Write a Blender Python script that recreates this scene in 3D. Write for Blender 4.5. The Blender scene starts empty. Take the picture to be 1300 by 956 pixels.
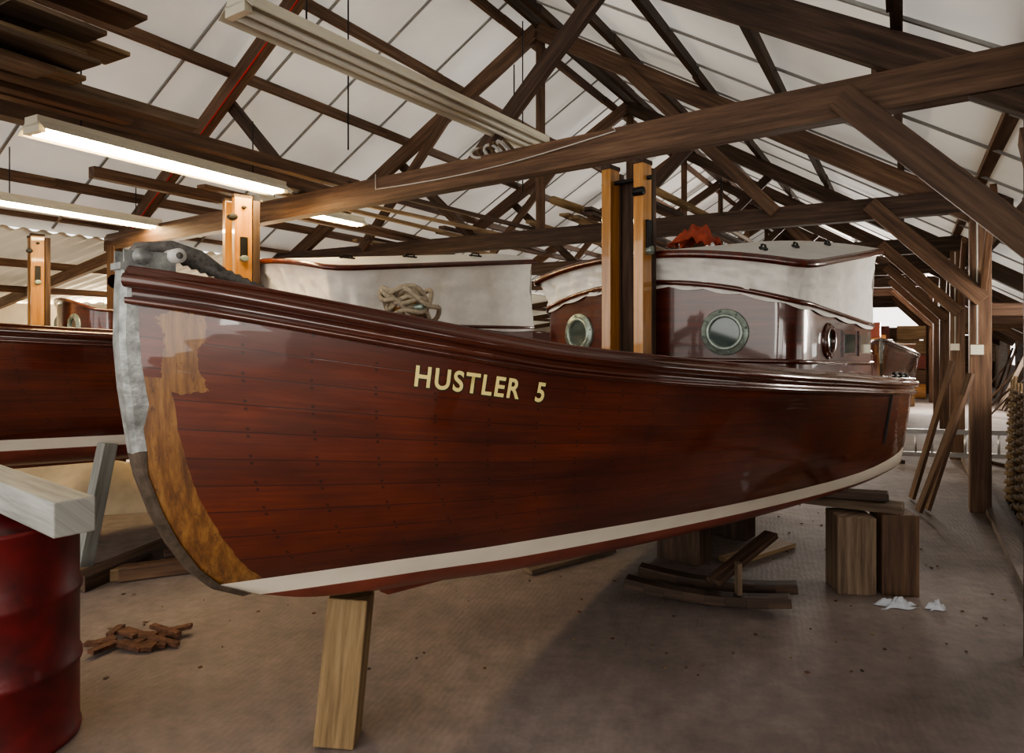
import bpy, math, random
from mathutils import Vector, Matrix, noise
random.seed(7)
R=random.random
def U(a,b): return a+(b-a)*R()
scene=bpy.context.scene
# ------------------------------------------------------------------ materials
def newmat(name):
    m=bpy.data.materials.new(name); m.use_nodes=True
    nt=m.node_tree; b=nt.nodes['Principled BSDF']
    return m,nt,b
def setb(b,**k):
    for a,v in k.items():
        b.inputs[a.replace('_',' ')].default_value=v
def ramp(nt,fac,stops):
    r=nt.nodes.new('ShaderNodeValToRGB')
    e=r.color_ramp.elements
    e[0].position=stops[0][0]; e[0].color=(*stops[0][1],1)
    e[1].position=stops[-1][0]; e[1].color=(*stops[-1][1],1)
    for p,c in stops[1:-1]:
        x=e.new(p); x.color=(*c,1)
    nt.links.new(fac,r.inputs[0]); return r.outputs[0]
def math_(nt,op,a,b=None,c=None):
    n=nt.nodes.new('ShaderNodeMath'); n.operation=op
    for i,x in enumerate((a,b,c)):
        if x is None: continue
        if isinstance(x,(int,float)): n.inputs[i].default_value=x
        else: nt.links.new(x,n.inputs[i])
    return n.outputs[0]
def mixc(nt,fac,a,b,mode='MIX'):
    n=nt.nodes.new('ShaderNodeMix'); n.data_type='RGBA'; n.blend_type=mode
    for i,x in ((0,fac),(6,a),(7,b)):
        if isinstance(x,(int,float)): n.inputs[i].default_value=x
        elif isinstance(x,tuple): n.inputs[i].default_value=(*x,1)
        else: nt.links.new(x,n.inputs[i])
    return n.outputs[2]
def noise_(nt,vec,scale,detail=4,rough=.6):
    n=nt.nodes.new('ShaderNodeTexNoise'); n.inputs['Scale'].default_value=scale
    n.inputs['Detail'].default_value=detail; n.inputs['Roughness'].default_value=rough
    if vec is not None: nt.links.new(vec,n.inputs['Vector'])
    return n.outputs['Fac']
def mapping(nt,src,scale):
    t=nt.nodes.new('ShaderNodeTexCoord'); m=nt.nodes.new('ShaderNodeMapping')
    m.inputs['Scale'].default_value=scale
    nt.links.new(t.outputs[src],m.inputs[0]); return m.outputs[0]
def bump(nt,b,h,strength,dist=.01,inp='Normal'):
    n=nt.nodes.new('ShaderNodeBump'); n.inputs['Strength'].default_value=strength
    n.inputs['Distance'].default_value=dist
    nt.links.new(h,n.inputs['Height']); nt.links.new(n.outputs[0],b.inputs[inp])
def wood(name,c1,c2,c3,rough=.6,coat=0,bs=.4,across=26):
    m,nt,b=newmat(name)
    g=noise_(nt,mapping(nt,'UV',(1.6,across,1)),1.0,5,.65)
    l=noise_(nt,mapping(nt,'UV',(.35,.9,1)),1.0,2,.5)
    col=ramp(nt,g,[(.3,c1),(.52,c2),(.72,c3)])
    sh=ramp(nt,l,[(.3,(.62,.6,.58)),(.7,(1.25,1.22,1.2))])
    col=mixc(nt,1.0,col,sh,'MULTIPLY')
    nt.links.new(col,b.inputs['Base Color'])
    setb(b,Roughness=rough,Coat_Weight=coat,Coat_Roughness=.05)
    if bs: bump(nt,b,g,bs,.006)
    return m
def plain(name,c,rough=.6,metal=0,var=.15,coat=0,scale=6,bs=0,src='Object'):
    m,nt,b=newmat(name)
    n=noise_(nt,mapping(nt,src,(1,1,1)),scale,5,.6)
    lo=tuple(x*(1-var) for x in c); hi=tuple(min(1,x*(1+var)) for x in c)
    nt.links.new(ramp(nt,n,[(.3,lo),(.7,hi)]),b.inputs['Base Color'])
    setb(b,Roughness=rough,Metallic=metal,Coat_Weight=coat,Coat_Roughness=.05)
    if bs: bump(nt,b,n,bs,.02)
    return m
def emis(name,c,s):
    m,nt,b=newmat(name); setb(b,Base_Color=(*c,1),Emission_Color=(*c,1),Emission_Strength=s); return m
M={}
M['dark']=wood('timber_dark',(.025,.014,.009),(.066,.038,.024),(.13,.078,.05),.7)
M['brown']=wood('timber_brown',(.055,.029,.017),(.135,.075,.043),(.22,.135,.08),.65)
M['pale']=wood('timber_pale',(.15,.095,.05),(.29,.20,.11),(.42,.31,.19),.75)
M['weath']=wood('timber_weathered',(.065,.043,.028),(.15,.105,.07),(.24,.175,.12),.8)
M['post']=wood('timber_post',(.12,.075,.035),(.26,.175,.085),(.38,.28,.155),.75)
M['grey']=wood('timber_painted',(.20,.21,.19),(.32,.33,.31),(.43,.44,.42),.75)
M['amber']=wood('varnish_amber',(.30,.13,.03),(.46,.225,.06),(.56,.31,.10),.3,.8,.1)
M['cabin']=wood('varnish_mahogany_cabin',(.035,.005,.002),(.08,.012,.004),(.13,.025,.007),.3,1,.05)
M['rail']=wood('varnish_rail',(.035,.006,.003),(.085,.017,.006),(.14,.033,.012),.25,1,.05)
M['deck']=wood('deck_varnish',(.06,.02,.01),(.13,.05,.025),(.2,.085,.04),.35,.7,.1)
M['canvas']=plain('canvas_white',(.80,.78,.73),.85,0,.08,0,9,.35)
M['rooftop']=plain('painted_canvas_roof',(.70,.70,.68),.6,0,.06,0,5,.05)
M['white']=plain('boot_top_white',(.82,.75,.63),.35,0,.05,.4)
M['anti']=plain('antifouling_red',(.20,.050,.030),.45,0,.3,.3,3)
M['galv']=plain('galvanised_metal',(.30,.31,.30),.5,.6,.4,0,20,.3)
M['stemband']=plain('stem_band_weathered',(.10,.075,.055),.5,.3,.4,0,25,.2)
M['bronze']=plain('verdigris_bronze',(.30,.36,.32),.4,.6,.3,0,30)
M['black']=plain('dark_iron',(.02,.02,.02),.45,.6,.2)
M['glass']=plain('porthole_glass',(.05,.075,.07),.08,0,.2,1)
M['rope']=plain('rope_hemp',(.34,.28,.20),.9,0,.3,0,60,.5)
M['gold']=plain('gilt_letter',(.78,.64,.24),.45,0,.08)
M['letteredge']=plain('letter_edge',(.02,.03,.015),.5,0,.1)
M['joint']=plain('panel_joint_grey',(.30,.30,.29),.6,0,.1)
M['wallw']=plain('wall_whitewash',(.62,.58,.50),.85,0,.15,0,2,.1)
M['walld']=wood('wall_boards',(.05,.03,.02),(.12,.075,.045),(.2,.13,.08),.8)
M['drum']=plain('drum_red_paint',(.10,.005,.005),.5,0,.55,.08,7,.05)
M['fix']=plain('fitting_enamel',(.72,.68,.55),.4,0,.05)
M['tubeoff']=plain('tube_unlit',(.8,.78,.68),.3,0,.03)
M['tubeon']=emis('tube_lit',(1,.76,.42),60)
M['tubecool']=emis('tube_lit_cool',(1,.95,.85),14)
M['redcloth']=plain('cloth_red',(.36,.07,.04),.9,0,.3,0,12,.3)
M['redcab']=plain('cable_red',(.5,.02,.015),.5)
M['pvc']=plain('cable_white',(.6,.58,.54),.5)
M['bamboo']=wood('bamboo_spar',(.45,.28,.1),(.65,.42,.17),(.75,.55,.27),.4,.4,.05)
M['tarp']=plain('tarpaulin_buff',(.60,.49,.33),.85,0,.2,0,3,.4)
M['alu']=plain('aluminium',(.6,.6,.6),.35,.9,.1)
M['wick']=plain('wicker',(.15,.10,.055),.85,0,.4,0,40,.5)
M['gaiter']=plain('tarred_rope',(.13,.12,.11),.8,0,.4,0,40,.5)
M['bark']=plain('bark_scrap',(.12,.055,.03),.9,0,.5,0,30,.5)
M['rag']=plain('rag_white',(.5,.52,.56),.9,0,.1,0,12,.3)
def sheet(name,c,tr,tcol):
    m,nt,b=newmat(name)
    n=noise_(nt,mapping(nt,'Object',(1,1,1)),1.2,5,.6)
    col=ramp(nt,n,[(.3,tuple(x*.86 for x in c)),(.7,c)])
    nt.links.new(col,b.inputs['Base Color']); setb(b,Roughness=.6)
    t=nt.nodes.new('ShaderNodeBsdfTranslucent')
    n2=noise_(nt,mapping(nt,'Object',(.35,.35,.35)),1.0,3,.5)
    nt.links.new(ramp(nt,n2,[(.35,tuple(x*.45 for x in tcol)),(.65,tcol)]),t.inputs[0])
    mx=nt.nodes.new('ShaderNodeMixShader'); mx.inputs[0].default_value=tr
    out=[x for x in nt.nodes if x.type=='OUTPUT_MATERIAL'][0]
    nt.links.new(b.outputs[0],mx.inputs[1]); nt.links.new(t.outputs[0],mx.inputs[2]); nt.links.new(mx.outputs[0],out.inputs[0])
    return m
M['panel']=sheet('roof_panel_white',(.74,.725,.69),.155,(.9,.88,.84))
M['corr']=sheet('corrugated_sheet',(.55,.50,.42),.15,(1,.90,.70))
# hull: planked varnished mahogany; UV u = metres aft of the stem, v = 0..1 boot top to sheer
m,nt,b=newmat('hull_planked_mahogany')
uvn=nt.nodes.new('ShaderNodeTexCoord'); sp=nt.nodes.new('ShaderNodeSeparateXYZ'); nt.links.new(uvn.outputs['UV'],sp.inputs[0])
u_,v_=sp.outputs[0],sp.outputs[1]
NP=11.0
vn=math_(nt,'MULTIPLY',v_,NP)
fr=math_(nt,'FRACT',vn)
pid=math_(nt,'FLOOR',vn)
cmb=nt.nodes.new('ShaderNodeCombineXYZ')
nt.links.new(math_(nt,'MULTIPLY_ADD',pid,7.3,math_(nt,'MULTIPLY',u_,3.0)),cmb.inputs[0])
nt.links.new(math_(nt,'MULTIPLY',vn,4.0),cmb.inputs[1])
g=noise_(nt,cmb.outputs[0],1.0,6,.7)
col=ramp(nt,g,[(.25,(.064,.0095,.0028)),(.5,(.098,.0155,.0045)),(.78,(.15,.028,.008))])
c2=nt.nodes.new('ShaderNodeCombineXYZ')
nt.links.new(math_(nt,'MULTIPLY',pid,3.71),c2.inputs[0]); nt.links.new(math_(nt,'MULTIPLY',u_,.25),c2.inputs[1])
pv=noise_(nt,c2.outputs[0],1.0,1,.5)
col=mixc(nt,1.0,col,ramp(nt,pv,[(.3,(.72,.70,.68)),(.7,(1.22,1.22,1.18))]),'MULTIPLY')
bl=noise_(nt,mapping(nt,'Object',(1.6,1.6,2.4)),1.0,3,.6)
col=mixc(nt,1.0,col,ramp(nt,bl,[(.35,(.6,.55,.55)),(.65,(1.25,1.25,1.15))]),'MULTIPLY')
seam=math_(nt,'LESS_THAN',math_(nt,'ABSOLUTE',math_(nt,'SUBTRACT',fr,.5)),.480)
col=mixc(nt,math_(nt,'MULTIPLY',math_(nt,'SUBTRACT',1.0,seam),.75),col,(.012,.002,.001))
fu=math_(nt,'FRACT',math_(nt,'MULTIPLY',u_,5.0))
du=math_(nt,'MULTIPLY',math_(nt,'SUBTRACT',fu,.5),.2)
dv=math_(nt,'MULTIPLY',math_(nt,'SUBTRACT',math_(nt,'ABSOLUTE',math_(nt,'SUBTRACT',fr,.5)),.36),.09)
rr=math_(nt,'SQRT',math_(nt,'ADD',math_(nt,'MULTIPLY',du,du),math_(nt,'MULTIPLY',dv,dv)))
dot=math_(nt,'LESS_THAN',rr,.0055)
col=mixc(nt,math_(nt,'MULTIPLY',dot,.65),col,(.008,.0015,.001))
wn=noise_(nt,mapping(nt,'Object',(9,9,9)),1.0,5,.65)
wo=math_(nt,'MULTIPLY',math_(nt,'SUBTRACT',wn,.5),.11)
xu=math_(nt,'ADD',u_,wo); vu=math_(nt,'ADD',v_,wo)
m1=math_(nt,'MULTIPLY',math_(nt,'MULTIPLY',math_(nt,'GREATER_THAN',xu,.085),math_(nt,'LESS_THAN',xu,.19)),math_(nt,'MULTIPLY',math_(nt,'GREATER_THAN',vu,.66),math_(nt,'LESS_THAN',vu,.90)))
lim=math_(nt,'MULTIPLY_ADD',v_,-.075,.150)
m2=math_(nt,'MULTIPLY',math_(nt,'LESS_THAN',math_(nt,'MULTIPLY_ADD',wo,.22,u_),lim),math_(nt,'LESS_THAN',v_,.70))
mk=math_(nt,'MAXIMUM',m1,m2)
g3=noise_(nt,mapping(nt,'Object',(34,34,3.2)),1.0,6,.7)
am=ramp(nt,g3,[(.28,(.06,.022,.007)),(.45,(.16,.068,.017)),(.6,(.26,.125,.033)),(.75,(.33,.175,.055))])
g4=noise_(nt,mapping(nt,'Object',(30,30,18)),1.0,6,.8)
am=mixc(nt,ramp(nt,g4,[(.56,(0,0,0)),(.66,(.75,.75,.75))]),am,(.05,.018,.008))
col=mixc(nt,math_(nt,'MULTIPLY',mk,.9),col,am)
nt.links.new(col,b.inputs['Base Color'])
setb(b,Roughness=.35,Coat_Weight=1.0,Coat_Roughness=.035,Coat_IOR=1.55)
wv=noise_(nt,mapping(nt,'UV',(2.2,9,1)),1.0,2,.5)
hs=math_(nt,'MULTIPLY_ADD',seam,.3,wv)
bump(nt,b,hs,.16,.02,'Coat Normal')
M['hull']=m
# concrete floor
m,nt,b=newmat('floor_concrete')
o=mapping(nt,'Object',(1,1,1))
a1=noise_(nt,o,.55,6,.65); a2=noise_(nt,o,9,6,.7)
col=ramp(nt,a1,[(.3,(.145,.115,.104)),(.5,(.215,.173,.155)),(.7,(.32,.265,.232))])
col=mixc(nt,.6,col,ramp(nt,a2,[(.3,(.55,.55,.55)),(.7,(1.28,1.26,1.25))]),'MULTIPLY')
st=nt.nodes.new('ShaderNodeTexWave'); st.inputs['Scale'].default_value=9; st.inputs['Distortion'].default_value=6; st.inputs['Detail'].default_value=4
rm=nt.nodes.new('ShaderNodeMapping'); rm.inputs['Rotation'].default_value=(0,0,math.radians(20)); nt.links.new(o,rm.inputs[0]); nt.links.new(rm.outputs[0],st.inputs[0])
nt.links.new(col,b.inputs['Base Color']); setb(b,Roughness=.75)
hh=math_(nt,'MULTIPLY_ADD',st.outputs['Fac'],.5,a2); bump(nt,b,hh,.3,.006)
M['floor']=m
# ------------------------------------------------------------------ mesh builder
V=Vector
class MB:
    def __init__(s): s.v=[];s.f=[];s.m=[];s.uv=[];s.sm=[];s.mats=[]
    def mi(s,k):
        if k not in s.mats: s.mats.append(k)
        return s.mats.index(k)
    def add(s,vs,fs,uvs,k,smooth=False):
        o=len(s.v); s.v+= [V(x) for x in vs]
        kk=k if isinstance(k,list) else [k]*len(fs)
        for f,u,q in zip(fs,uvs,kk):
            s.f.append([i+o for i in f]); s.uv.append(u); s.m.append(s.mi(q)); s.sm.append(smooth)
    def beam(s,p,q,w,h,k,up=(0,0,1),taper=1.0):
        p=V(p);q=V(q);x=(q-p);L=x.length;x.normalize();up=V(up)
        if abs(x.dot(up))>.98: up=V((1,0,0)) if abs(x.x)<.9 else V((0,1,0))
        y=up.cross(x).normalized(); z=x.cross(y)
        vs=[]
        for c,t in ((p,1),(q,taper)):
            for a,bb in ((-1,-1),(1,-1),(1,1),(-1,1)): vs.append(c+y*(a*w*t/2)+z*(bb*h*t/2))
        ou,ov=U(0,50),U(0,50)
        fs=[];uvs=[]
        d=[w,h,w,h]; acc=0
        for i in range(4):
            j=(i+1)%4
            fs.append([i,j,j+4,i+4]); uvs.append([(ou,ov+acc),(ou,ov+acc+d[i]),(ou+L,ov+acc+d[i]),(ou+L,ov+acc)]); acc+=d[i]
        for f in ([3,2,1,0],[4,5,6,7]):
            fs.append(f); uvs.append([(ou,ov),(ou+.1*w,ov+w),(ou+.1*w,ov+w+h),(ou,ov+h)])
        s.add(vs,fs,uvs,k)
    def box(s,c,d,k,rz=0):
        c=V(c);rot=Matrix.Rotation(rz,3,'Z')
        ax=max(range(3),key=lambda i:d[i]); e=[V((1,0,0)),V((0,1,0)),V((0,0,1))]
        x=rot@e[ax]; half=x*(d[ax]/2)
        if ax==2: s.beam(c-half,c+half,d[1],d[0],k,up=rot@V((1,0,0)))
        elif ax==0: s.beam(c-half,c+half,d[1],d[2],k)
        else: s.beam(c-half,c+half,d[0],d[2],k)
    def tube(s,path,r,k,n=8,cap=True):
        P=[V(p) for p in path]; rs=r if isinstance(r,list) else [r]*len(P)
        vs=[];T=None;N=None;L=0;Ls=[]
        for i,p in enumerate(P):
            t=(P[min(i+1,len(P)-1)]-P[max(i-1,0)]).normalized()
            if N is None:
                N=t.orthogonal().normalized()
            else:
                N=(N-t*N.dot(t)).normalized()
            B=t.cross(N)
            if i: L+=(P[i]-P[i-1]).length
            Ls.append(L)
            for j in range(n):
                a=2*math.pi*j/n; vs.append(p+(N*math.cos(a)+B*math.sin(a))*rs[i])
        fs=[];uvs=[];ou=U(0,50)
        for i in range(len(P)-1):
            for j in range(n):
                j2=(j+1)%n
                fs.append([i*n+j,i*n+j2,(i+1)*n+j2,(i+1)*n+j])
                uvs.append([(ou+Ls[i],j*.03),(ou+Ls[i],(j+1)*.03),(ou+Ls[i+1],(j+1)*.03),(ou+Ls[i+1],j*.03)])
        if cap:
            fs.append(list(range(n))[::-1]); uvs.append([(ou,0)]*n)
            fs.append([(len(P)-1)*n+j for j in range(n)]); uvs.append([(ou,0)]*n)
        s.add(vs,fs,uvs,k,True)
    def lathe(s,c,axis,prof,k,n=32,a0=0,a1=2*math.pi):
        c=V(c);ax=V(axis).normalized();N=ax.orthogonal().normalized();B=ax.cross(N)
        vs=[];m=len(prof)
        for j in range(n):
            a=2*math.pi*j/n
            for r,h in prof: vs.append(c+(N*math.cos(a)+B*math.sin(a))*r+ax*h)
        fs=[];uvs=[]
        for j in range(n):
            j2=(j+1)%n
            for i in range(m-1):
                fs.append([j*m+i,j2*m+i,j2*m+i+1,j*m+i+1]); uvs.append([(j*.1,i*.1)]*4)
        s.add(vs,fs,uvs,k,True)
    def grid(s,rows,k,uvf=None,smooth=True,closed=False):
        nr=len(rows);nc=len(rows[0]);vs=[p for r in rows for p in r];fs=[];uvs=[];ks=[]
        for i in range(nr-1):
            for j in range(nc if closed else nc-1):
                j2=(j+1)%nc
                idx=[(i,j),(i,j2),(i+1,j2),(i+1,j)]
                fs.append([a*nc+c for a,c in idx])
                if uvf: uvs.append([uvf(a,c) for a,c in idx])
                else: uvs.append([(c*.1,a*.1) for a,c in idx])
                ks.append(k(i,j) if callable(k) else k)
        s.add(vs,fs,uvs,ks,smooth)
    def make(s,name,parent=None,bevel=0,solid=0,recalc=True,auto=None):
        me=bpy.data.meshes.new(name)
        me.from_pydata([tuple(v) for v in s.v],[],s.f); 
        for k in s.mats: me.materials.append(M[k])
        ul=me.uv_layers.new(name='UVMap'); i=0
        for p,u,mi,sm in zip(me.polygons,s.uv,s.m,s.sm):
            p.material_index=mi; p.use_smooth=sm
            for q in u:
                ul.data[i].uv=q; i+=1
        me.validate(); me.update()
        if recalc:
            import bmesh
            bm=bmesh.new(); bm.from_mesh(me); bmesh.ops.recalc_face_normals(bm,faces=bm.faces); bm.to_mesh(me); bm.free()
        ob=bpy.data.objects.new(name,me); scene.collection.objects.link(ob)
        if parent: ob.parent=parent
        if bevel:
            bv=ob.modifiers.new('bevel','BEVEL'); bv.width=bevel; bv.segments=2; bv.limit_method='ANGLE'; bv.angle_limit=math.radians(50)
        if solid:
            so=ob.modifiers.new('solid','SOLIDIFY'); so.thickness=solid; so.offset=0
        return ob
def empty(name,loc=(0,0,0),rz=0,sc=(1,1,1)):
    e=bpy.data.objects.new(name,None); e.location=loc; e.rotation_euler=(0,0,rz); e.scale=sc
    scene.collection.objects.link(e); return e
def itp(tab,x):
    n=len(tab)
    if x<=tab[0][0]: return tab[0][1]
    if x>=tab[-1][0]: return tab[-1][1]
    def sl(i):
        if i<=0: return (tab[1][1]-tab[0][1])/(tab[1][0]-tab[0][0])
        if i>=n-1: return (tab[-1][1]-tab[-2][1])/(tab[-1][0]-tab[-2][0])
        return (tab[i+1][1]-tab[i-1][1])/(tab[i+1][0]-tab[i-1][0])
    for i in range(n-1):
        x0,y0=tab[i];x1,y1=tab[i+1]
        if x<=x1:
            h=x1-x0;t=(x-x0)/h
            return (2*t**3-3*t*t+1)*y0+(t**3-2*t*t+t)*h*sl(i)+(-2*t**3+3*t*t)*y1+(t**3-t*t)*h*sl(i+1)
# ------------------------------------------------------------------ boat (local x = aft, -y = starboard-in-view, z up)
STEM=[(.53,.40),(.60,.17),(.68,0),(.767,-.085),(.93,-.183),(1.14,-.263),(1.36,-.30),(1.6,-.325),(1.9,-.315)]
def sstem(z): return itp(STEM,z)
SH_B=[(0,.03),(.12,.15),(.3,.27),(.8,.57),(1.3,.83),(1.8,1.01),(2.8,1.22),(3.8,1.30),(4.8,1.33),(5.9,1.28)]
WL_B=[(0,.022),(.2,.12),(.5,.27),(1.05,.52),(2.4,.88),(3.4,1.07),(4.27,1.19),(5.1,1.23),(5.6,1.2)]
SH_Z=[(-.33,1.83),(0,1.765),(.5,1.66),(1,1.565),(1.5,1.51),(2.5,1.43),(3.5,1.365),(4.5,1.30),(5.8,1.235)]
ZT=[(-.3,.685),(0,.685),(1,.697),(2.4,.665),(4.3,.64),(5.6,.675)]
ZB=[(-.3,.62),(.2,.60),(1,.605),(2.4,.578),(4.3,.54),(5.8,.54)]
ZK=[(.17,.60),(.4,.53),(.8,.47),(1.5,.42),(3,.37),(4.5,.39),(5.9,.47)]
SE=5.55
def hb(x,f):
    g=max(0,f)**.85
    return itp(WL_B,x)*(1-g)+itp(SH_B,x)*g
def s0row(t): return sstem(itp(ZT,-.2)*(1-t)+itp(SH_Z,-.3)*t)
def hull_o(s,z):
    zt=itp(ZT,s);zs=itp(SH_Z,s); f=(z-zt)/(zs-zt)
    return hb(s-s0row(f),f)
XF=[0,.02,.05,.09,.13,.17,.22,.3,.4,.52,.66,.82,.91,1.0,1.1,1.2,1.3,1.4,1.6,1.85,2.1,2.4,2.7,3.0,3.3,3.6,3.9,4.2,4.5,4.8,5.1,5.35,5.6,5.75,5.88]
XR=5.88
def row_pts(kind,t,side):
    pts=[]
    if kind=='top': s0=s0row(t)
    elif kind=='bb': s0=.17
    else: s0=.17+.35*t
    def pt(s,x,bm=1.0,sabs=None):
        if kind=='top':
            z=itp(ZT,s)*(1-t)+itp(SH_Z,s)*t; b=hb(x,t)
        elif kind=='bb': z=itp(ZB,s); b=itp(WL_B,x)*.97
        else:
            zb=itp(ZB,s);zk=itp(ZK,s); w=min(1,x/.5)
            z=zk+(zb-zk)*(1-math.sin(t*math.pi/2))*w if t<1 else zk
            b=.022+(itp(WL_B,x)*.97-.022)*math.cos(t*math.pi/2)**.9 if t<1 else .022
        return s,b,z
    for xf in XF:
        s=s0+(SE-s0)*xf/XR
        ss,b,z=pt(s,s-s0)
        pts.append(V((s,side*b,z)))
    s,b,z=pt(SE,SE-s0)
    for a in (20,40,60,80,90):
        a=math.radians(a); pts.append(V((SE+.2*math.sin(a),side*b*(1-.16*(1-math.cos(a))),z)))
    for q in (.7,.45,.2,0): pts.append(V((SE+.2+.04*(1-q),side*b*.84*q,z)))
    return pts
def build_boat(name,loc,rz,sc,cabin=True,canopy=True,full=True,drop=0):
    E=empty(name,loc,rz,sc)
    fr=[1,.965,.9,.82,.74,.66,.58,.5,.42,.34,.26,.18,.1,.04,0]
    for side,lab in ((-1,'hull_starboard'),(1,'hull_port')):
        mb=MB()
        rows=[row_pts('top',f,side) for f in fr]+[row_pts('bb',0,side)]+[row_pts('bot',t,side) for t in (.12,.25,.4,.55,.7,.85,1)]
        vv=fr+[-.1]+[-.2-.1*i for i in range(7)]
        def uvf(i,j): return (rows[i][j].x-rows[i][0].x,vv[i])
        def kf(i,j):
            if i<14: return 'hull'
            if i==14: return 'white'
            return 'anti'
        mb.grid(rows,kf,uvf)
        mb.make(lab,E)
    mb=MB(); rows=[]
    top=[row_pts('top',1,-1)][0]
    for p in top:
        b=abs(p.y); rows.append([V((p.x,-b*q,p.z-.035+.07*(1-q*q)*min(1,b))) for q in (1,.75,.5,.25,0,-.25,-.5,-.75,-1)])
    mb.grid(rows,'deck',lambda i,j:(rows[i][j].x,rows[i][j].y)); mb.make('deck',E)
    mb=MB()
    sec=[(-.035,-.03),(-.035,.022),(-.028,.03),(.012,.03),(.018,.022),(.020,.004),(.034,.0),(.044,-.012),(.044,-.03),(.034,-.042),(.012,-.046),(.012,-.075),(.022,-.08),(.026,-.09),(.02,-.10),(0,-.105)]
    for side in (-1,1):
        path=row_pts('top',1,side)
        rows=[]
        for i,p in enumerate(path):
            t=(path[min(i+1,len(path)-1)]-path[max(i-1,0)]); t.z=0; t.normalize()
            n=V((t.y,-t.x,0))*( 1 if side<0 else -1)
            rows.append([p+n*a+V((0,0,c)) for a,c in sec])
        mb.grid(rows,'rail',lambda i,j:(rows[i][0].x,j*.02),True,True)
    mb.make('gunwale_rail',E)
    mb=MB()
    pr=[(sstem(z),z) for z in (1.85,1.75,1.6,1.45,1.38,1.3,1.22,1.14,1.0,.88,.767,.68,.62)]
    rows=[]
    for i,(s,z) in enumerate(pr):
        dpt=.058 if z>1.4 else (.05 if z>1.35 else (.02 if z>1.2 else .006))
        w=.034+(.012 if z>1.35 else 0)
        rows.append([V((s+dpt,-w-.02*dpt/.06,z)),V((s-.004,-w,z)),V((s-.018,-w*.6,z-.006)),V((s-.018,w*.6,z-.006)),V((s-.004,w,z)),V((s+dpt,w+.02*dpt/.06,z))])
    mb.grid(rows,lambda i,j:'galv' if i<6 else 'stemband',None,False)
    mb.box((-.28,0,1.855),(.13,.09,.02),'galv')
    mb.make('stem_iron',E,solid=.005)
    mb=MB()
    for i in range(len(ZK)-1):
        a,c=ZK[i],ZK[i+1]
        if a[0]<.7: continue
        mb.beam((a[0],0,a[1]-.01),(c[0],0,c[1]-.01),.06,.07,'anti')
    mb.make('keel',E)
    if full:
        mb=MB()
        mb.box((-.25,-.04,1.875),(.17,.01,.07),'galv'); mb.box((-.25,.04,1.875),(.17,.01,.07),'galv')
        mb.tube([(-.28,-.055,1.89),(-.28,.055,1.89)],.03,'galv',16)
        mb.tube([(-.17,-.085,1.90),(-.17,.03,1.90)],.026,'pvc',16)
        mb.tube([(-.17,-.088,1.90),(-.17,-.084,1.90)],.012,'gaiter',12)
        mb.tube([(-.31,.03,1.87),(-.27,.02,1.925),(-.16,.01,1.94),(-.06,0,1.915),(.02,-.02,1.86)],[.015,.022,.024,.022,.016],'gaiter',10)
        pts=[(-.12+.015*i,.01-.002*i,1.91-.006*i) for i in range(25)]
        mb.tube(pts,[(.033 if i%2 else .024)*(1-.012*i) for i in range(25)],'gaiter',12)
        mb.make('stemhead_roller',E)
        mb=MB()
        mb.box((.92,0,1.70),(.08,.08,.22),'amber'); mb.tube([(.92,-.13,1.76),(.92,.13,1.76)],.014,'bronze',8)
        mb.make('samson_post',E)
        mb=MB()
        for k in range(9):
            pts=[]
            cx=.92+U(-.05,.05);cy=U(-.05,.05);cz=1.775+U(-.03,.04);ra=U(.07,.11);ti=U(-.8,.8);ti2=U(-.9,.9)
            for j in range(25):
                a=2*math.pi*j/24
                x=math.cos(a)*ra*1.1;y=math.sin(a)*ra;z=x*math.sin(ti)+y*math.sin(ti2)*.7+.02*math.sin(3*a+k)
                pts.append((cx+x,cy+y,max(1.66,cz+z)))
            mb.tube(pts,.012,'rope',7)
        mb.make('rope_coil',E)
    if cabin:
        HW=1.05
        def sf(o): return 3.15+.20*(o/HW)**2
        def per(extra,aft,n=22):
            hw=HW+extra; L=[]
            L.append((aft,-hw))
            for i in range(9): 
                t=i/8; L.append((aft+(sf(HW)-extra*.6+.12-aft)*t,-hw))
            L.append((sf(HW)-extra+.03,-hw+.025))
            for i in range(1,n): 
                o=-hw+.09+(2*hw-.18)*((i-1)/(n-2)); L.append((sf(o*HW/hw)-extra-.01,o))
            L.append((sf(HW)-extra+.03,hw-.025))
            for i in range(9):
                t=i/8; L.append((sf(HW)-extra*.6+.12+(aft-(sf(HW)-extra*.6+.12))*t,hw))
            return L[1:]
        def dens(P,m=4):
            Q=[]
            for a,c in zip(P[:-1],P[1:]):
                for q in range(m): Q.append((a[0]+(c[0]-a[0])*q/m,a[1]+(c[1]-a[1])*q/m))
            Q.append(P[-1]); return Q
        def topz(s,o): return 1.85-drop+.17*(1-(o/HW)**2)*max(0,1-max(0,s-3.5)/1.4)-.07*max(0,s-3.4)*(0 if drop else 1)
        AFT=5.1
        P0=per(0,AFT)
        mb=MB()
        rows=[[V((s,o,topz(s,o))) for s,o in P0],[V((s,o,1.5)) for s,o in P0],[V((s,o,1.28)) for s,o in P0]]
        dist=[0]
        for i in range(1,len(P0)): dist.append(dist[-1]+math.hypot(P0[i][0]-P0[i-1][0],P0[i][1]-P0[i-1][1]))
        mb.grid(rows,'cabin',lambda i,j:(dist[j],rows[i][j].z+3))
        mb.grid([[V((AFT,-HW,1.28)),V((AFT,HW,1.28))],[V((AFT,-HW,topz(AFT,HW))),V((AFT,HW,topz(AFT,HW)))]],'cabin')
        mb.make('cabin_trunk',E)
        mb=MB()
        P1=per(.012,AFT); mb.tube([(s,o,topz(s,min(HW,max(-HW,o)))) for s,o in P1],.02,'rail',8)
        mb.tube([(s,o,1.47-.03*(s-3.2)) for s,o in P1],.016,'rail',8)
        mb.make('cabin_moulding',E)
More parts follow.
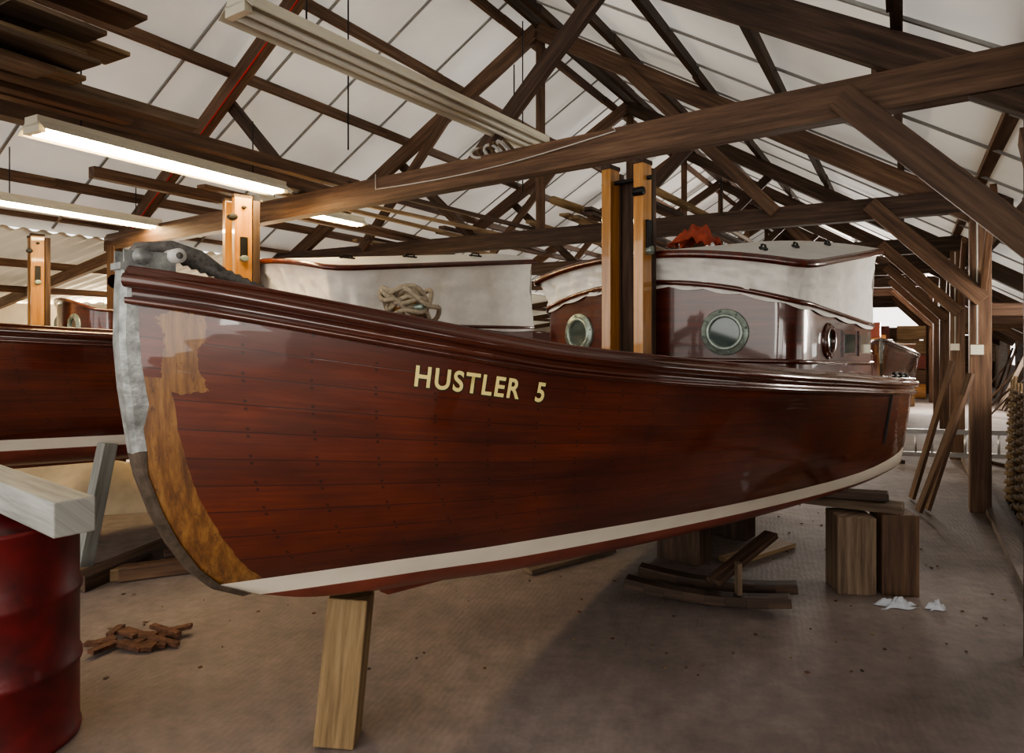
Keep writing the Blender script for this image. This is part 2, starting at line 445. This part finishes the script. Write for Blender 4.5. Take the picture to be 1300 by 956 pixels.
        if not drop:
            mb=MB()
            def port(c,nv,r,kk='bronze'):
                c=V(c)
                mb.lathe(c,nv,[(r*.62,-.01),(r*.62,.018),(r*.70,.028),(r*.78,.02),(r*.82,.012),(r*.96,.012),(r,.006),(r,-.01)],kk,32)
                mb.lathe(c,nv,[(0,.003),(r*.35,.003),(r*.64,.003)],'glass',32)
                ax=V(nv).normalized();N=ax.orthogonal().normalized();B=ax.cross(N)
                for i in range(8):
                    a=i*math.pi/4+.2; q=c+(N*math.cos(a)+B*math.sin(a))*r*.9
                    mb.lathe(q,nv,[(0,.02),(r*.05,.018),(r*.06,.008)],kk,8)
            for o in (-.60,.60):
                sl=2*.20*o/HW**2
                port((sf(o)-.012,o,1.66),(-1,sl,0),.158)
            for sgn in (-1,1):
                port((3.92,sgn*(HW+.005),1.60),(0,sgn,0),.13,'rail')
                for s0 in (4.25,4.68):
                    y=sgn*(HW+.006); 
                    mb.box((s0+.16,y,1.58),(.34,.02,.2),'rail'); mb.box((s0+.16,y+sgn*.008,1.58),(.28,.012,.14),'glass')
            mb.make('portholes',E)
        mb=MB()
        for sgn in (-1,1):
            mb.box((2.93,sgn*.13,2.13),(.12,.075,1.42),'amber')
            mb.box((2.93,sgn*.13,2.83),(.13,.085,.03),'dark')
            mb.box((3.02,sgn*.13,2.05),(.05,.085,1.5),'dark')
        mb.box((3.03,0,2.1),(.03,.2,1.3),'dark')
        mb.tube([(2.93,-.2,2.72),(2.93,.2,2.72)],.016,'black',8)
        mb.tube([(2.86,-.18,2.62),(2.86,-.10,2.62)],.03,'black',10)
        mb.box((2.93,-.175,2.32),(.05,.03,.22),'black')
        mb.tube([(2.93,-.21,2.22),(2.93,-.16,2.22)],.03,'bronze',10)
        mb.make('mast_tabernacle',E,bevel=.004)
    if canopy:
        RA=5.05
        def rz_(s,o): return 2.10+.145*(s-3.35)+.15*(1-(o/1.1)**2)
        P2=dens(per(.06,RA)); Pc=dens(per(.0,AFT))
        mb=MB()
        rows=[]
        NR=17
        for i in range(NR):
            t=i/(NR-1); rr=[]
            for j in range(len(P2)):
                s1,o1=P2[j]; s0,o0=Pc[j]
                zt=rz_(s1,o1)-.02; zb=topz(s0,o0)-.03-.018*abs(math.sin(j*.31))
                w=math.sin(math.pi*t)
                # gathered folds hanging from the roof edge plus diagonal tension creases
                fold=.030*noise.noise(V((j*.33,t*1.3,5)))+.026*noise.noise(V((j*.22+t*5,t*6,9)))+.011*math.sin(j*.62+t*2.5)
                s=s1+(s0-s1)*t; o=o1+(o0-o1)*t
                c=V((s-4.3,o,0)).normalized()
                rr.append(V((s,o,zt+(zb-zt)*t))+c*(-.035*w+fold*min(1,w*1.8)+.016*t))
            rows.append(rr)
        mb.grid(rows,'canvas')
        mb.grid([[V((RA,-1.1,rz_(RA,1.1))),V((RA,0,rz_(RA,0))),V((RA,1.1,rz_(RA,1.1)))],[V((AFT,-1.05,1.7-drop)),V((AFT,0,1.72-drop)),V((AFT,1.05,1.7-drop))]],'canvas')
        mb.make('canvas_skirt',E)
        mb=MB()
        P3=per(.085,RA+.02)
        n=len(P3); h=n//2; rows=[]
        for j in range(h+1):
            a=P3[j]; c=P3[n-1-j]
            rows.append([V((a[0]+(c[0]-a[0])*q,a[1]+(c[1]-a[1])*q,rz_(a[0],a[1]+(c[1]-a[1])*q)+.025)) for q in [k/16 for k in range(17)]])
        mb.grid(rows,'rooftop'); mb.make('lifting_roof',E)
        mb=MB()
        secr=[(0,-.024),(.016,-.02),(.02,.0),(.016,.02),(0,.03)]
        rows=[]
        for j,(s,o) in enumerate(P3):
            c=V((s-4.3,o,0)).normalized()
            rows.append([V((s,o,rz_(s,o)))+c*a+V((0,0,z)) for a,z in secr])
        mb.grid(rows,'cabin'); mb.make('roof_edge_trim',E)
        mb=MB()
        for s,o in ((3.5,-.75),(4.0,-.8),(4.6,-.85),(3.5,.75),(4.2,.8)):
            z=rz_(s,o)+.03
            mb.box((s,o,z+.01),(.12,.02,.015),'black'); mb.tube([(s-.05,o,z),(s-.03,o,z+.035),(s+.03,o,z+.035),(s+.05,o,z)],.008,'black',6)
        mb.make('roof_handrails',E)
    if cabin:
        mb=MB()
        for sgn in (-1,1):
            mb.beam((5.1,sgn*1.0,1.38),(5.62,sgn*.92,1.36),.03,.26,'cabin')
            mb.tube([(5.1,sgn*1.0,1.52),(5.62,sgn*.92,1.5)],.018,'rail',8)
        mb.beam((5.62,-.94,1.36),(5.62,.94,1.36),.03,.24,'cabin')
        mb.make('cockpit_coaming',E)
        mb=MB()
        for s in (4.95,5.25,5.5):
            b=itp(SH_B,s+.31)-.05; z=itp(SH_Z,s)+.03
            mb.box((s,-b,z+.012),(.12,.03,.015),'black'); mb.tube([(s-.07,-b,z+.035),(s+.07,-b,z+.035)],.011,'black',6)
            mb.tube([(s,-b,z),(s,-b,z+.035)],.012,'black',6)
        s=4.55
        mb.beam((s,-hull_o(s,1.22)-.008,1.20),(s,-hull_o(s,.85)-.008,.82),.03,.012,'black',up=(0,-1,0))
        mb.make('deck_cleats',E)
    return E
K=.92
boat=build_boat('wooden_cabin_cruiser',(-1.12*K,2.58*K,.128),math.radians(49),(K,K,K))
def letters(txt,s0,s1,zb0,zb1,cap,parent,off,eps,matk,nm):
    cu=bpy.data.curves.new('t','FONT'); cu.body=txt; cu.size=1; cu.offset=off; cu.space_character=1.16
    ob=bpy.data.objects.new('t',cu); scene.collection.objects.link(ob)
    bpy.context.view_layer.update()
    me=bpy.data.meshes.new_from_object(ob.evaluated_get(bpy.context.evaluated_depsgraph_get()))
    bpy.data.objects.remove(ob)
    import bmesh
    bm=bmesh.new(); bm.from_mesh(me)
    bmesh.ops.triangulate(bm,faces=bm.faces)
    bm.to_mesh(me); bm.free()
    W=letters.W or max(v.co.x for v in me.vertices); letters.W=W
    H=.69
    for v in me.vertices:
        t=v.co.x/W; s=s0+(s1-s0)*t; z=zb0+(zb1-zb0)*t+v.co.y/H*cap
        v.co=V((s,-(hull_o(s,z)+eps),z))
    me.materials.clear(); me.materials.append(M[matk]); me.name=nm
    o=bpy.data.objects.new(nm,me); scene.collection.objects.link(o); o.parent=parent
    return o
letters.W=None
letters("HUSTLER  5",.495,.99,1.432,1.350,.076,boat,.022,.007,'gold','name_letters')
letters("HUSTLER  5",.497,.992,1.430,1.348,.076,boat,.05,.005,'letteredge','name_letters_outline')
b2=build_boat('wooden_cabin_cruiser',(-5.35,3.71,.30),math.radians(42),(1.3,K,K),full=False,drop=.28)
b3=build_boat('wooden_cabin_cruiser',(-8.1,6.0,.25),math.radians(42),(1.104,K,K),canopy=False,full=False)
b4=build_boat('wooden_dinghy',(6.7,12.4,.35),math.radians(62),(.7,.55,.7),cabin=False,canopy=False,full=False)
mb=MB(); rows=[]
for i in range(16):
    rr=[]
    for j in range(16):
        x=(i/15-.5);y=(j/15-.5)
        rr.append(V((x*.30,y*.38,.16*math.exp(-4*(x*x+y*y))+.09*noise.noise(V((x*6,y*6,3))) - (.14*max(0,abs(y)-.3)))))
    rows.append(rr)
mb.grid(rows,'redcloth'); rc=mb.make('red_cloth',None,solid=.006); rc.parent=boat; rc.location=(4.2,.10,2.40)
# ------------------------------------------------------------------ shed
A=math.radians(30)
ex,cx=V((math.sin(A),math.cos(A),0)),V((math.cos(A),-math.sin(A),0))
def S(u,v,z): return ex*u+cx*v+V((0,0,z))
RV=-4.1; RZ=5.85; SL=.596
def rz(v): return RZ-SL*abs(v-RV)
U0,U1=-2.6,29
VR,VL=2.7,-13.2
def quad(name,pts,k,solid=0):
    mb=MB(); mb.add(pts,[[0,1,2,3]],[[(0,0),(10,0),(10,10),(0,10)]],k); return mb.make(name,recalc=False,solid=solid)
quad('floor',[S(-8,-16,0),S(-8,8,0),S(40,8,0),S(40,-16,0)],'floor')
mb=MB()
def slab(a,b_,c,d,k):
    mb.add([a,b_,c,d],[[0,1,2,3]],[[(0,0),(1,0),(1,1),(0,1)]],k)
slab(S(U0,RV,RZ),S(U1,RV,RZ),S(U1,VR+.4,rz(VR+.4)),S(U0,VR+.4,rz(VR+.4)),'panel')
slab(S(U0,RV,RZ),S(U0,-9,rz(-9)),S(U1,-9,rz(-9)),S(U1,RV,RZ),'panel')
mb.make('ceiling')
mb=MB(); rows=[]
nu=420
for v,z in ((-8.9,rz(-9)-.02),(VL-.2,2.25)):
    rows.append([S(U0+(16-U0)*i/nu,v,z+.02*math.sin(i*1.35)) for i in range(nu+1)])
mb.grid(rows,'corr'); mb.make('ceiling_aisle_corrugated')
mb=MB()
slab(S(16,-8.9,rz(-9)-.02),S(16,VL-.2,2.25),S(U1,VL-.2,2.25),S(U1,-8.9,rz(-9)-.02),'corr'); mb.make('ceiling_aisle')
mb=MB()
u=U0+.3
while u<U1:
    mb.beam(S(u,RV+.05,rz(RV+.05)-.03),S(u,VR+.3,rz(VR+.3)-.03),.025,.02,'joint')
    mb.beam(S(u,RV-.05,rz(RV-.05)-.03),S(u,-8.9,rz(-8.9)-.03),.025,.02,'joint')
    u+=.95
mb.make('trim_panel_joints')
mb=MB()
for d in (.25,1.2,2.15,3.1,4.05,5.0,5.9):
    for sg in (1,-1):
        v=RV+sg*d
        if sg<0 and d>4.7: continue
        z=rz(v)-.095
        u=U0
        while u<U1:
            mb.beam(S(u,v+U(-.01,.01),z),S(u+3.3,v+U(-.01,.01),z),.06,.11,'brown' if sg<0 else 'dark'); u+=3.3
mb.beam(S(U0,RV,RZ-.12),S(U1,RV,RZ-.12),.05,.2,'dark')
mb.make('roof_purlins')
TU=[4.45+3.3*k for k in range(-1,8)]
TZ=2.92
for ti,u in enumerate(TU):
    mb=MB()
    vr,vl=.6,-8.8
    sk=-.09 if ti==1 else 0
    def T(v,z,du=0): return S(u+sk*(v+2.0)+du,v,z)
    mb.beam(T(vr+.25,TZ+(.05 if ti==1 else 0)),T(vl-.2,TZ-(.05 if ti==1 else 0)),.13,.21,'dark' if ti!=1 else 'brown')
    off=.265
    mb.beam(T(RV,RZ-off),T(VR,rz(VR)-off),.09,.20,'dark' if ti!=2 else 'brown')
    mb.beam(T(RV,RZ-off),T(vl-.15,rz(vl-.15)-off),.09,.20,'brown')
    if ti!=1: mb.beam(T(RV,RZ-.35,.09),T(RV,TZ+.1,.09),.05,.12,'brown')
    for sg in (1,-1):
        mb.beam(T(RV+sg*1.0,TZ+.05,.09),T(RV+sg*2.3,rz(RV+2.3)-.3,.09),.06,.13,'dark')
        if ti!=1: mb.beam(T(RV+sg*2.9,TZ+.05,-.09),T(RV+sg*1.2,rz(RV+1.2)-.3,-.09),.06,.13,'brown')
    if ti==1:
        mb.beam(T(-.12,TZ+.05,.1),T(-.12,rz(-.12)-.15,.1),.06,.09,'dark')
        mb.tube([T(v,rz(v)-.37,-.055) for v in (-4.6,-6,-7.5,-8.4)],.008,'redcab',6)
    pv_=V(T(vr,0))
    mb.box(pv_+V((0,0,(TZ-.1)/2)),(.17,.17,TZ-.1),'dark' if ti<2 else 'brown',-A)
    mb.beam(T(-.32,TZ+.04,-.1),T(.62,1.98,-.1),.055,.15,'brown')
    mb.beam(T(.6,1.9,.1),T(1.9,rz(1.9)-.4,.1),.05,.12,'brown')
    for sg in (1,-1):
        mb.beam(T(vr+.02,2.1,.05*sg),T(vr+.02,2.85,sg*.95),.05,.12,'brown')
    mb.box(V(T(vl,0))+V((0,0,(TZ-.1)/2)),(.16,.16,TZ-.1),'brown',-A)
    mb.beam(T(vl+.1,2.1),T(vl+.95,TZ-.05),.05,.12,'pale')
    mb.beam(T(vl,2.7),T(VL+.1,2.15),.08,.15,'brown')
    mb.make('roof_truss',bevel=.006)
mb=MB()
mb.beam(S(U0,.6,2.86+.25),S(U1,.6,2.86+.25),.12,.16,'brown')
mb.beam(S(U0,-8.8,3.1),S(U1,-8.8,3.1),.1,.14,'brown')
for v,z in ((-10.2,2.63),(-11.6,2.38)): mb.beam(S(U0,v,z),S(U1,v,z),.06,.1,'brown')
mb.make('wall_plates')
mb=MB()
mb.beam(S(U0,VL,1.1),S(U1,VL,1.1),.1,2.3,'wallw'); mb.make('wall_left')
mb=MB()
mb.beam(S(U0,VR,.45),S(U1,VR,.45),.1,.9,'walld')
uu=U0;i=0
while uu<U1:
    wdt=1.65
    if i%3!=1: mb.beam(S(uu,VR,1.35),S(uu+wdt,VR,1.35),.08,.9,'walld')
    uu+=wdt;i+=1
mb.make('wall_right')
mb=MB()
mb.beam(S(U1,VL,1.4),S(U1,-4.0,1.4),.1,2.8,'walld'); mb.beam(S(U1,1.6,.9),S(U1,VR+.3,.9),.1,1.8,'walld')
mb.beam(S(U1,VL,3.3),S(U1,VR,3.3),.1,.9,'walld')
mb.add([S(U1,RV-5,3.5),S(U1,RV+4,3.5),S(U1,RV,RZ)],[[0,1,2]],[[(0,0),(1,0),(1,1)]],'walld')
mb.make('wall_back')
# ------------------------------------------------------------------ lighting fittings
def fitting(p,q,w,on,rod=.5):
    p=V(p);q=V(q); d=(q-p).normalized(); s=d.cross(V((0,0,1)))
    mb=MB()
    mb.beam(p,q,w*.45,.06,'fix')
    for sg in (1,-1):
        a=p+s*sg*w*.2+V((0,0,.0)); b_=q+s*sg*w*.2
        c=q+s*sg*w*.5+V((0,0,-.07)); e=p+s*sg*w*.5+V((0,0,-.07))
        mb.add([a,b_,c,e],[[0,1,2,3]],[[(0,0),(1,0),(1,1),(0,1)]],'fix')
    for sg in (1,-1):
        mb.tube([p+s*sg*w*.16+V((0,0,-.06))+d*.04,q+s*sg*w*.16+V((0,0,-.06))-d*.04],.018,on,10)
    for x in (p+d*.02,q-d*.02): mb.beam(x-s*w*.28+V((0,0,-.05)),x+s*w*.28+V((0,0,-.05)),.04,.05,'fix')
    for t in (.15,.85):
        x=p+(q-p)*t; mb.tube([x,x+V((0,0,rod))],.004,'black',5)
    return mb.make('fluorescent_light',solid=.004,recalc=True)
fitting((-1.36,3.35,3.28),(.26,5.75,3.28),.28,'tubeoff')
fitting((-3.1,4.4,3.02),(-2.12,6.25,3.02),.32,'tubeon')
fitting((-5.1,6.5,3.02),(-4.25,8.2,3.02),.32,'tubeon')
fitting((-2.7,7.2,3.12),(-1.9,8.6,3.12),.24,'tubeon')
fitting(S(12.2,-2.6,2.75),S(13.6,-2.6,2.75),.22,'tubecool')
fitting(S(6.0,-11.2,2.15),S(7.6,-11.2,2.15),.22,'tubeon',.12)
fitting(S(11.0,-11.2,2.15),S(12.6,-11.2,2.15),.22,'tubeon',.12)
# ------------------------------------------------------------------ stored timber on ties
mb=MB()
zz=TZ+.14
for i in range(10):
    v=-3.95-U(-.14,.34); mb.beam(S(U(-2,-1.2),v+U(-.15,.15),3.06+i*.042),S(U(1.9,2.5),v+U(-.12,.12),3.06+i*.042+U(0,.02)),U(.2,.38),.028,('brown','pale','weath')[i%3])
mb.make('stacked_planks',bevel=.004)
mb=MB()
specs=[(-5.1,.6,5.3,.14,.12),(-4.7,.9,5.0,.10,.1),(-6.3,3.4,8.4,.09,.1),(-4.35,.7,3.0,.13,.07),(-4.55,.7,2.7,.1,.12)]
for v,a,b_,w,h in specs:
    mb.beam(S(a,v,zz+h/2),S(b_,v+U(-.1,.1),zz+h/2),w,h,random.choice(['brown','weath','brown']))
for i in range(4):
    v=U(-6,-4.3); w=U(.04,.12); a=U(4.2,4.3); l=U(3.8,5.2)
    mb.beam(S(a,v,zz+.04+i*.006),S(a+l,v+U(-.4,.4),zz+.05+i*.006),w,U(.03,.05),random.choice(['brown','brown','pale','dark']))
for i in range(16):
    v=U(-7.8,-2.0); w=U(.05,.14); a=U(7.3,7.7); l=U(3.8,5.2)
    mb.beam(S(a,v,zz+.03+i*.006),S(a+l,v+U(-.5,.5),zz+.04+i*.006),w,U(.03,.05),random.choice(['brown','pale','pale','dark']))
mb.make('stored_lumber',bevel=.003)
mb=MB()
for v,a,l,r in ((-3.6,7.2,4.4,.05),(-2.4,7.2,5,.045)):
    mb.tube([S(a,v,zz+.2),S(a+l*.5,v+.1,zz+.22),S(a+l,v+.15,zz+.2)],[r,r*1.1,r*.7],'post',12)
mb.make('spars')
mb=MB()
pts=[]
for i in range(26):
    t=i/25; v=-4.0+2.3*t; z=TZ+.0-.05*math.sin(t*math.pi)+.1*t
    pts.append(S(4.45-.09*(v+2)-.078,v,z))
pts.append(S(4.45-.03-.078,-1.72,TZ+.13)); pts.insert(0,S(4.45+.18-.078,-4.0,TZ+.13))
mb.tube(pts,.005,'pvc',6); mb.make('draped_cable')
for p in ((-1.2,5.0),(.1,6.4),(2.3,7.5)):
    mb=MB(); mb.tube([(p[0],p[1],4.6 if p[0]<1 else 4.0),(p[0],p[1],3.0)],.006,'black',5); mb.make('hanging_line')
mb=MB()
for k in range(6):
    c=S(4.5,-2.9+.06*k,TZ+.17)
    pts=[c+V((.06*math.cos(a+k),.05*math.sin(a),.05*math.sin(a*1.0+k*.7)-.02)) for a in [i*.45 for i in range(15)]]
    mb.tube(pts,.012,'wick' if k%2 else 'pvc',6)
mb.make('block_and_tackle')
# ------------------------------------------------------------------ supports
mb=MB()
mb.beam((-.70,2.74,0),(-.655,2.79,.565),.15,.16,'post'); mb.make('bow_prop_post',bevel=.006)
mb=MB()
rb=math.radians(-8)
mb.box((2.19,4.42,.245),(.23,.26,.49),'weath',rb); mb.box((2.45,4.38,.255),(.22,.22,.51),'brown',rb)
mb.beam((1.95,4.72,.53),(2.5,4.36,.53),.2,.05,'weath'); mb.beam((2.1,4.62,.575),(2.45,4.44,.59),.14,.05,'dark')
mb.make('stern_block',bevel=.008)
mb=MB()
for s in (3.8,4.7):
    p=V((-1.03,2.374,0))+V((.656,.755,0))*s*K; zt=itp(ZK,s)*K+.128-.04
    mb.box((p.x,p.y,zt/2),(.34,.2,zt),'dark',math.radians(-41))
mb.make('keel_block',bevel=.008)
mb=MB()
for (x0,y0,x1,y1,z0) in ((.72,4.32,1.62,3.98,.05),(.85,4.55,1.75,4.2,.05)):
    pts=[]
    for i in range(9):
        t=i/8; pts.append(V((x0+(x1-x0)*t,y0+(y1-y0)*t,.045+.04*(abs(t-.5)*2)**2)))
    for i in range(8): mb.beam(pts[i],pts[i+1]+(pts[i+1]-pts[i])*.05,.10,.06,'dark')
mb.beam((1.36,4.10,.06),(1.36,4.10,.27),.06,.03,'weath'); mb.beam((1.25,4.25,.10),(1.75,4.6,.30),.10,.04,'dark')
mb.make('boat_cradle',bevel=.006)
mb=MB()
mb.beam((1.55,4.9,.02),(2.15,5.35,.02),.16,.03,'pale'); mb.beam((.1,4.7,.02),(.75,5.2,.02),.12,.03,'weath')
mb.make('loose_planks')
mb=MB()
mb.beam((-3.02,4.80,0),(-2.93,4.95,.86),.10,.10,'grey'); mb.make('boat_prop_post',bevel=.006)
mb=MB()
for s in (1.5,3.2,4.8):
    p=V((-5.35,3.71,0))+V((.743,.669,0))*s*1.3; zt=itp(ZK,s)*K+.30-.04
    mb.box((p.x,p.y,zt/2),(.5,.24,zt),'brown',math.radians(-48))
for s in (1.5,3.2,4.8):
    p=V((-8.1,6.0,0))+V((.743,.669,0))*s*1.104; zt=itp(ZK,s)*K+.25-.04
    mb.box((p.x,p.y,zt/2),(.5,.24,zt),'brown',math.radians(-48))
p=V((6.7,12.4,0))+V((.47,.883,0))*1.5; mb.box((p.x,p.y,.29),(.5,.3,.58),'brown'); p=p+V((.47,.883,0))*1.5; mb.box((p.x,p.y,.29),(.5,.3,.57),'brown')
mb.make('keel_blocks',bevel=.008)
mb=MB()
prof=[(0,.855),(.26,.855),(.275,.88),(.29,.885),(.295,.87),(.287,.86),(.287,.62),(.297,.605),(.297,.585),(.287,.57),(.287,.33),(.297,.315),(.297,.295),(.287,.28),(.287,.03),(.295,.015),(.29,0),(0,0)]
mb.lathe((-2.06,2.72,0),(0,0,1),prof,'drum',48)
mb.lathe((-2.2,2.6,.855),(0,0,1),[(0,.02),(.03,.02),(.035,0)],'galv',16)
mb.make('oil_drum')
mb=MB()
mb.beam((-1.60,2.50,.955),(-3.4,3.9,.955),.14,.13,'grey'); mb.make('trestle_beam',bevel=.006)
mb=MB()
mb.beam((-2.78,4.35,.05),(-2.55,5.45,.05),.14,.1,'dark'); mb.beam((-2.62,4.55,.05),(-1.5,5.1,.05),.11,.09,'brown'); mb.beam((-3.6,4.3,.04),(-2.5,4.65,.04),.12,.08,'pale')
mb.beam((-2.5,4.9,.05),(-1.2,5.6,.05),.16,.08,'dark')
mb.make('floor_timbers',bevel=.006)
mb=MB()
for i in range(4):
    mb.tube([(-6.6+i*.1,6.6+.12*i,.42),(-4.6,7.25+.12*i,.40),(-2.6,7.9+.12*i,.36)],.05-.006*i,'bamboo',12)
mb.box((-5.6,7.1,.185),(.12,.7,.37),'dark'); mb.box((-3.3,7.85,.16),(.12,.7,.32),'dark')
mb.make('bamboo_spars')
mb=MB(); rows=[]
for i in range(24):
    rr=[]
    for j in range(16):
        x=i/23;y=j/15
        h=.42*(math.sin(math.pi*x)**.5)*(math.sin(math.pi*y)**.5)*(1+.5*noise.noise(V((x*5,y*4,1))))
        rr.append(V((-5.9+3.0*x,5.7+.8*y+.8*x,max(0.0,h))))
    rows.append(rr)
mb.grid(rows,'tarp'); mb.make('tarpaulin_heap')
mb=MB()
for i in range(14):
    x=-2.0+U(-.18,.18);y=3.6+U(-.12,.12);a=U(0,3.14);l=U(.04,.14)
    mb.beam((x-l*math.cos(a),y-l*math.sin(a),.015+U(0,.02)),(x+l*math.cos(a),y+l*math.sin(a),.02+U(0,.03)),U(.03,.07),.02,'bark')
mb.make('bark_scraps')
mb=MB()
for i in range(260):
    x=U(-3,3.2);y=U(3.2,7);l=U(.005,.022);a=U(0,3.14)
    mb.beam((x,y,.005),(x+l*math.cos(a),y+l*math.sin(a),.005),l*.8,.005,random.choice(['pale','bark','weath','dark']))
mb.make('floor_litter')
def rag(c,s,k,nm):
    mb=MB(); rows=[]
    for i in range(20):
        rr=[]
        for j in range(20):
            x=i/19-.5;y=j/19-.5
            rr.append(V((c[0]+x*s*2*(1+.3*math.sin(y*9)),c[1]+y*s*(1+.3*math.sin(x*11)),max(.004,.05*(1-4*x*x)*(1-4*y*y)*(.9+.9*noise.noise(V((x*7+c[0],y*7,0))))))))
        rows.append(rr)
    mb.grid(rows,k); mb.make(nm)
rag((2.32,4.12),.10,'rag','rag'); rag((2.53,4.07),.05,'rag','rag')
mb=MB()
for i,(u,v,h,t) in enumerate(((7.5,.42,1.3,.25),(7.35,.35,1.1,.3),(7.95,.3,1.4,.2))):
    mb.beam(S(u,v-.25,.02),S(u+.1,v+.1,h),.12,.03,'brown')
mb.make('leaning_boards')
mb=MB()
for k in range(3):
    vv0=.88+.11*k; ua=5.9+.15*k; ub=8.4+.1*k; H=1.2-.05*k
    n=12
    for i in range(n+1):
        u=ua+(ub-ua)*i/n; mb.tube([S(u,vv0,0),S(u,vv0+.04,H+U(0,.06))],.016,'wick',6)
    for r in range(26):
        z=.06+r*(H-.1)/26
        pts=[S(ua+(ub-ua)*i/(2*n),vv0+.04*z/H+(.024 if ((i//1)%4 in (0,1))==(r%2==0) else -.024),z+U(-.006,.006)) for i in range(2*n+1)]
        mb.tube(pts,.019,'wick',5)
mb.make('woven_hurdles')
mb=MB()
a,b_=V((5.0,9.0,.12)),V((6.35,8.75,.12))
for dz in (0,.3): mb.beam(a+V((0,0,dz)),b_+V((0,0,dz)),.03,.06,'alu')
for i in range(7):
    p=a+(b_-a)*(i+.5)/7; mb.tube([p,p+V((0,0,.3))],.014,'alu',8)
mb.beam(a+V((.1,-.1,-.1)),a+V((.1,.3,-.1)),.05,.05,'dark'); mb.beam(b_+V((-.1,-.1,-.1)),b_+V((-.1,.3,-.1)),.05,.05,'dark')
mb.make('aluminium_ladder')
for (u,v) in ((7.75,.6),(11.05,.6)):
    mb=MB(); mb.box(S(u-.11,v-.03,1.52),(.10,.05,.09),'fix',-A); mb.tube([S(u-.11,v-.03,1.57),S(u-.11,v-.03,2.8)],.008,'pvc',6); mb.make('switch_box')
mb=MB()
for i in range(30):
    u=U(19.5,27);v=U(-3.6,.4)
    w,d,h=U(.4,.9),U(.4,.8),U(.9,2.2)
    c=S(u,v,0)
    for q in range(5): mb.box(c+V((0,0,h*(q+.5)/5)),(w+U(-.05,.05),d,h/5.4),random.choice(['brown','anti','pale','amber']),-A)
mb.make('stacked_crates')
mb=MB()
for i in range(30):
    u=U(9.5,24);v=U(1.5,2.3); mb.beam(S(u,v,.02),S(u+U(-.4,.4),2.5,U(1.0,1.6)),U(.05,.2),.03,random.choice(['brown','weath','dark']))
for i in range(10):
    z=.2+.13*i; mb.beam(S(4.6,1.9+U(-.2,.2),z),S(9.5,1.9+U(-.2,.2),z),.3,.06,random.choice(['brown','dark']))
mb.make('timber_rack')
mb=MB(); mb.beam(S(-2,.7,.03),S(28,.7,.03),.12,.06,'floor'); mb.make('trim_kerb')
# ------------------------------------------------------------------ camera, world, lights
cam=bpy.data.cameras.new('camera'); co=bpy.data.objects.new('camera',cam); scene.collection.objects.link(co)
co.location=(0,0,1.6); co.rotation_euler=(math.radians(90),0,0)
cam.lens=24; cam.sensor_width=36; cam.shift_y=-45/1300; cam.clip_start=.05
scene.camera=co
w=bpy.data.worlds.new('world'); scene.world=w; w.use_nodes=True
bg=w.node_tree.nodes['Background']; bg.inputs[0].default_value=(1,.965,.905,1); bg.inputs[1].default_value=2.3
def area(name,loc,tgt,sx,sy,e,c):
    l=bpy.data.lights.new(name,'AREA'); l.shape='RECTANGLE'; l.size=sx;l.size_y=sy;l.energy=e;l.color=c
    o=bpy.data.objects.new(name,l); scene.collection.objects.link(o); o.location=loc
    o.rotation_euler=(V(tgt)-V(loc)).to_track_quat('-Z','Y').to_euler(); return o
area('fill_behind_camera',(1.4,-2.2,2.4),(.6,4,1.7),3.0,2.0,130,(1,.95,.88))  # added fill lamp behind the camera to brighten the hull, no real fitting
area('daylight_right',S(7.5,2.5,1.9),S(9,-2,.2),3,.9,180,(1,.93,.84))
area('daylight_far',S(20,-.5,2.7),S(10,-.5,0),4,2.0,900,(1,.93,.84))
area('daylight_left',S(8,-12.8,1.9),S(6,-6,.2),6,1.2,900,(1,.83,.56))
scene.view_settings.look='AgX - Medium High Contrast'
scene.view_settings.exposure=.25
